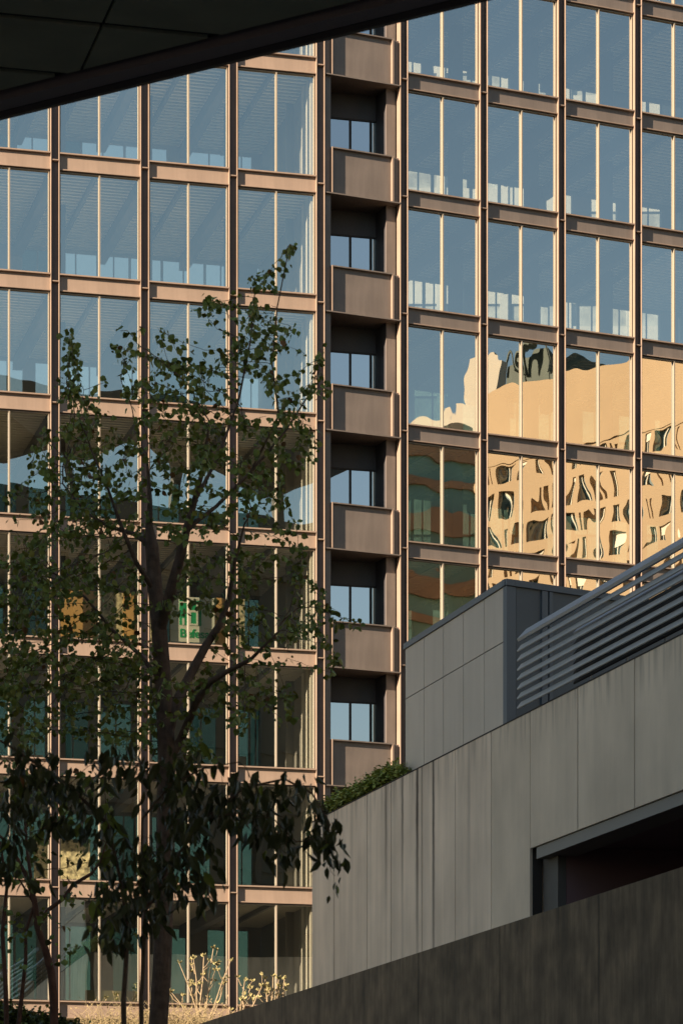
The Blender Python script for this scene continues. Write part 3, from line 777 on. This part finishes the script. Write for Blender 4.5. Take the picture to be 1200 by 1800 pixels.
limbs = [
 ([(249,1840),(248,1760),(252,1690),(256,1600),(248,1520),(250,1440)], [9,9,8,7,6,4]),
 ([(218,1840),(217,1760),(222,1680),(224,1620),(210,1540),(190,1450),(120,1380),(30,1320),(-20,1290)], [11,10,9,8,7,6,6,5,4]),
 ([(256,1600),(300,1520,.2),(360,1440,.3),(430,1385,.3),(500,1370,.3),(548,1395,.3),(575,1440,.3),(585,1500,.3)], [7,6,5,5,4,4,3,2]),
 ([(250,1440),(300,1380,-.2),(360,1350,-.2),(420,1340,-.2)], [5,4,3,2]),
 ([(360,1440,.3),(420,1430),(480,1440),(520,1480)], [4,3,3,2]),
]
bl = [(572,1470,26,44,1.5),(585,1530,14,30,1.4),(555,1420,22,20),(495,1470,34,44,1.2),(440,1420,46,42,1.3),(380,1410,50,42,1.3),(325,1470,50,60,1.3),(262,1520,50,52,1.3),(205,1600,44,44,1),(150,1450,54,34,.9),(60,1385,66,40,1.3),
 (30,1450,36,40,1.3),(60,1330,56,24,1.0),(200,1345,56,34,1),(300,1340,56,34,1),(345,1550,42,44,1),(262,1610,30,34,.8),(510,1385,50,18,1),(180,1640,24,24,.7),(20,1530,20,30,.8)]
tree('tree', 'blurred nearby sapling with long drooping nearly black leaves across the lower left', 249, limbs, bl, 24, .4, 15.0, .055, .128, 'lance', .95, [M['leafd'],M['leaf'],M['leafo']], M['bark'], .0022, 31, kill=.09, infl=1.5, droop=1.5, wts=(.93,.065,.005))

def fronds(name, label, pts, n, length, mats, seed, cat='shrub', up=.8, thick=.012, kind=None, base_drop=.0):
    rnd = random.Random(seed); mb_ = MB(); c = sum((p for p in pts), Vector())/len(pts)
    for i in range(n):
        k = rnd.randrange(len(pts)-1); a = pts[k].lerp(pts[k+1], rnd.random())
        p = a+Vector((rnd.gauss(0,.12),rnd.gauss(0,.25),rnd.uniform(-.1,.08)))
        d = Vector((rnd.gauss(0,.7),rnd.gauss(0,.7),up+rnd.gauss(0,.3))).normalized(); L_ = length*rnd.uniform(.5,1.1)
        prev = p
        for s_ in range(5):
            d = (d+Vector((0,0,-.13*s_))).normalized(); q = prev+d*L_/5
            side = d.cross(Vector((rnd.gauss(0,.3),rnd.gauss(0,.3),1))).normalized()
            for sg in (-1,1):
                b = len(mb_.v); tipv = prev+side*sg*L_*.22*(1-.15*s_)+d*L_*.12
                mb_.v += [tuple(prev),tuple(q),tuple(tipv)]; mb_.f.append((b,b+1,b+2)); mb_.m.append(1 if rnd.random() < .18+.1*s_ else 0)
            prev = q
    l = Vector((c.x,c.y,min(p.z for p in pts)-base_drop))
    o = mesh(name, raw(MBshift(mb_, l), name, mats)); o.location = l
    return tag(o, label, cat, None, kind)
hw = CW+.55
hp = [GF.w(gt(px,hw),hw,ZT+.28) for px in (586,612,640,668,690,701)]
hed = fronds('hedge', 'bright green feathery hedge growing along the top of the grey annex wall', hp, 5600, .48, [M['hedge'],M['hedgey']], 4, 'hedge')
m = MB(); m.box(gt(713,hw),gt(582,hw),CW+.32,CW+.74,ZT-.2,ZT+.06,0,GF)
child(AN, m, 'planter_soil', M['soil'])
hp = [P(px,1785,50) for px in (-30,30,80,130)]
for i,p in enumerate(hp): p.z = 4.12-.12*i
fronds('shrub', 'dark clipped shrub in the bottom left corner below the red stems', hp, 2600, .34, [M['leafd'],M['leaf']], 9, 'shrub', base_drop=1.2)
hp = [P(px,1795,98) for px in (150,200,250,300,345,400)]
for p in hp: p.z = terrain_z(98)+.35
def grass(name, label, pts, n, length, m_, seed):
    rnd = random.Random(seed); mb_ = MB(); c = sum(pts, Vector())/len(pts)
    for i in range(n):
        k = rnd.randrange(len(pts)-1); a = pts[k].lerp(pts[k+1], rnd.random())+Vector((rnd.gauss(0,.2),rnd.gauss(0,.5),0))
        d = Vector((rnd.gauss(0,.5),rnd.gauss(0,.4),1)); L_ = length*rnd.uniform(.3,1); pp = [a]
        for s_ in range(4):
            d = d+Vector((rnd.gauss(0,.3),rnd.gauss(0,.3),rnd.gauss(-.15,.2))); pp.append(pp[-1]+d.normalized()*L_/4)
        mb_.tube(pp,[.008,.007,.006,.005,.004],3)
        if rnd.random() < .5: add_leaf(mb_, pp[-1], d, .09, 'lance', rnd, 0)
    l = Vector((c.x,c.y,c.z-.4)); o = mesh(name, raw(MBshift(mb_, l), name, [m_])); o.location = l
    return tag(o, label, 'grass', None, 'stuff')
grass('dry_grass', 'sunlit straw coloured dry stalks tangled at the foot of the glass building', hp, 700, 1.15, M['straw'], 3)
def twig_shrub(label, base, tops, seed):
    rnd = random.Random(seed); st = MB(); clusters = []; d0 = 100
    b = P(base[0],base[1],d0); b.z = terrain_z(d0)
    for (x,y) in tops:
        t = P(x,y,d0+rnd.uniform(-.5,.5)); mid = b.lerp(t,.45)+Vector((rnd.uniform(-.15,.15),0,-.08))
        pts = [b,b.lerp(mid,.5),mid,mid.lerp(t,.55)+Vector((rnd.uniform(-.05,.05),0,0)),t]
        st.tube(pts,[.026,.024,.021,.018,.013],5)
        for q in range(3):
            s0 = mid.lerp(t,rnd.uniform(.1,.75)); e = s0+Vector((rnd.uniform(-.32,.32),rnd.uniform(-.2,.2),rnd.uniform(.2,.5)))
            st.tube([s0,s0.lerp(e,.5)+Vector((rnd.uniform(-.06,.06),0,-.04)),e],[.015,.013,.010],4)
            bd = MB(); clusters.append(bd)
            for _ in range(7): add_leaf(bd, e, Vector((rnd.gauss(0,.6),rnd.gauss(0,.6),.6)), .13, 'lance', rnd, 0)
        bd = MB(); clusters.append(bd)
        for _ in range(9): add_leaf(bd, t, Vector((rnd.gauss(0,.6),rnd.gauss(0,.6),.6)), .15, 'lance', rnd, 0)
    r_ = empty('shrub', b, label, 'shrub', 'bare sunlit shrubs along the glass building')
    child(r_, st, 'stem', M['dry'])
    for bd in clusters: mesh('bud_cluster', raw(MBshift(bd, b), 'bud_cluster', [M['bud']]), r_)
twig_shrub('tallest bare sunlit shrub with pale budded stems, left of the lowest column', (356,1812), [(315,1694),(340,1686),(358,1682),(375,1668),(383,1694),(332,1735),(405,1690),(301,1745),(394,1730)], 1)
twig_shrub('bare sunlit shrub right of the lowest column, leaning over the dark wall', (412,1800), [(430,1725),(440,1738),(460,1735),(424,1760)], 2)
twig_shrub('smallest bare sunlit twigs standing just above the dark retaining wall', (476,1780), [(466,1722),(480,1718),(490,1722),(500,1722),(503,1735),(470,1745)], 3)
print('done')
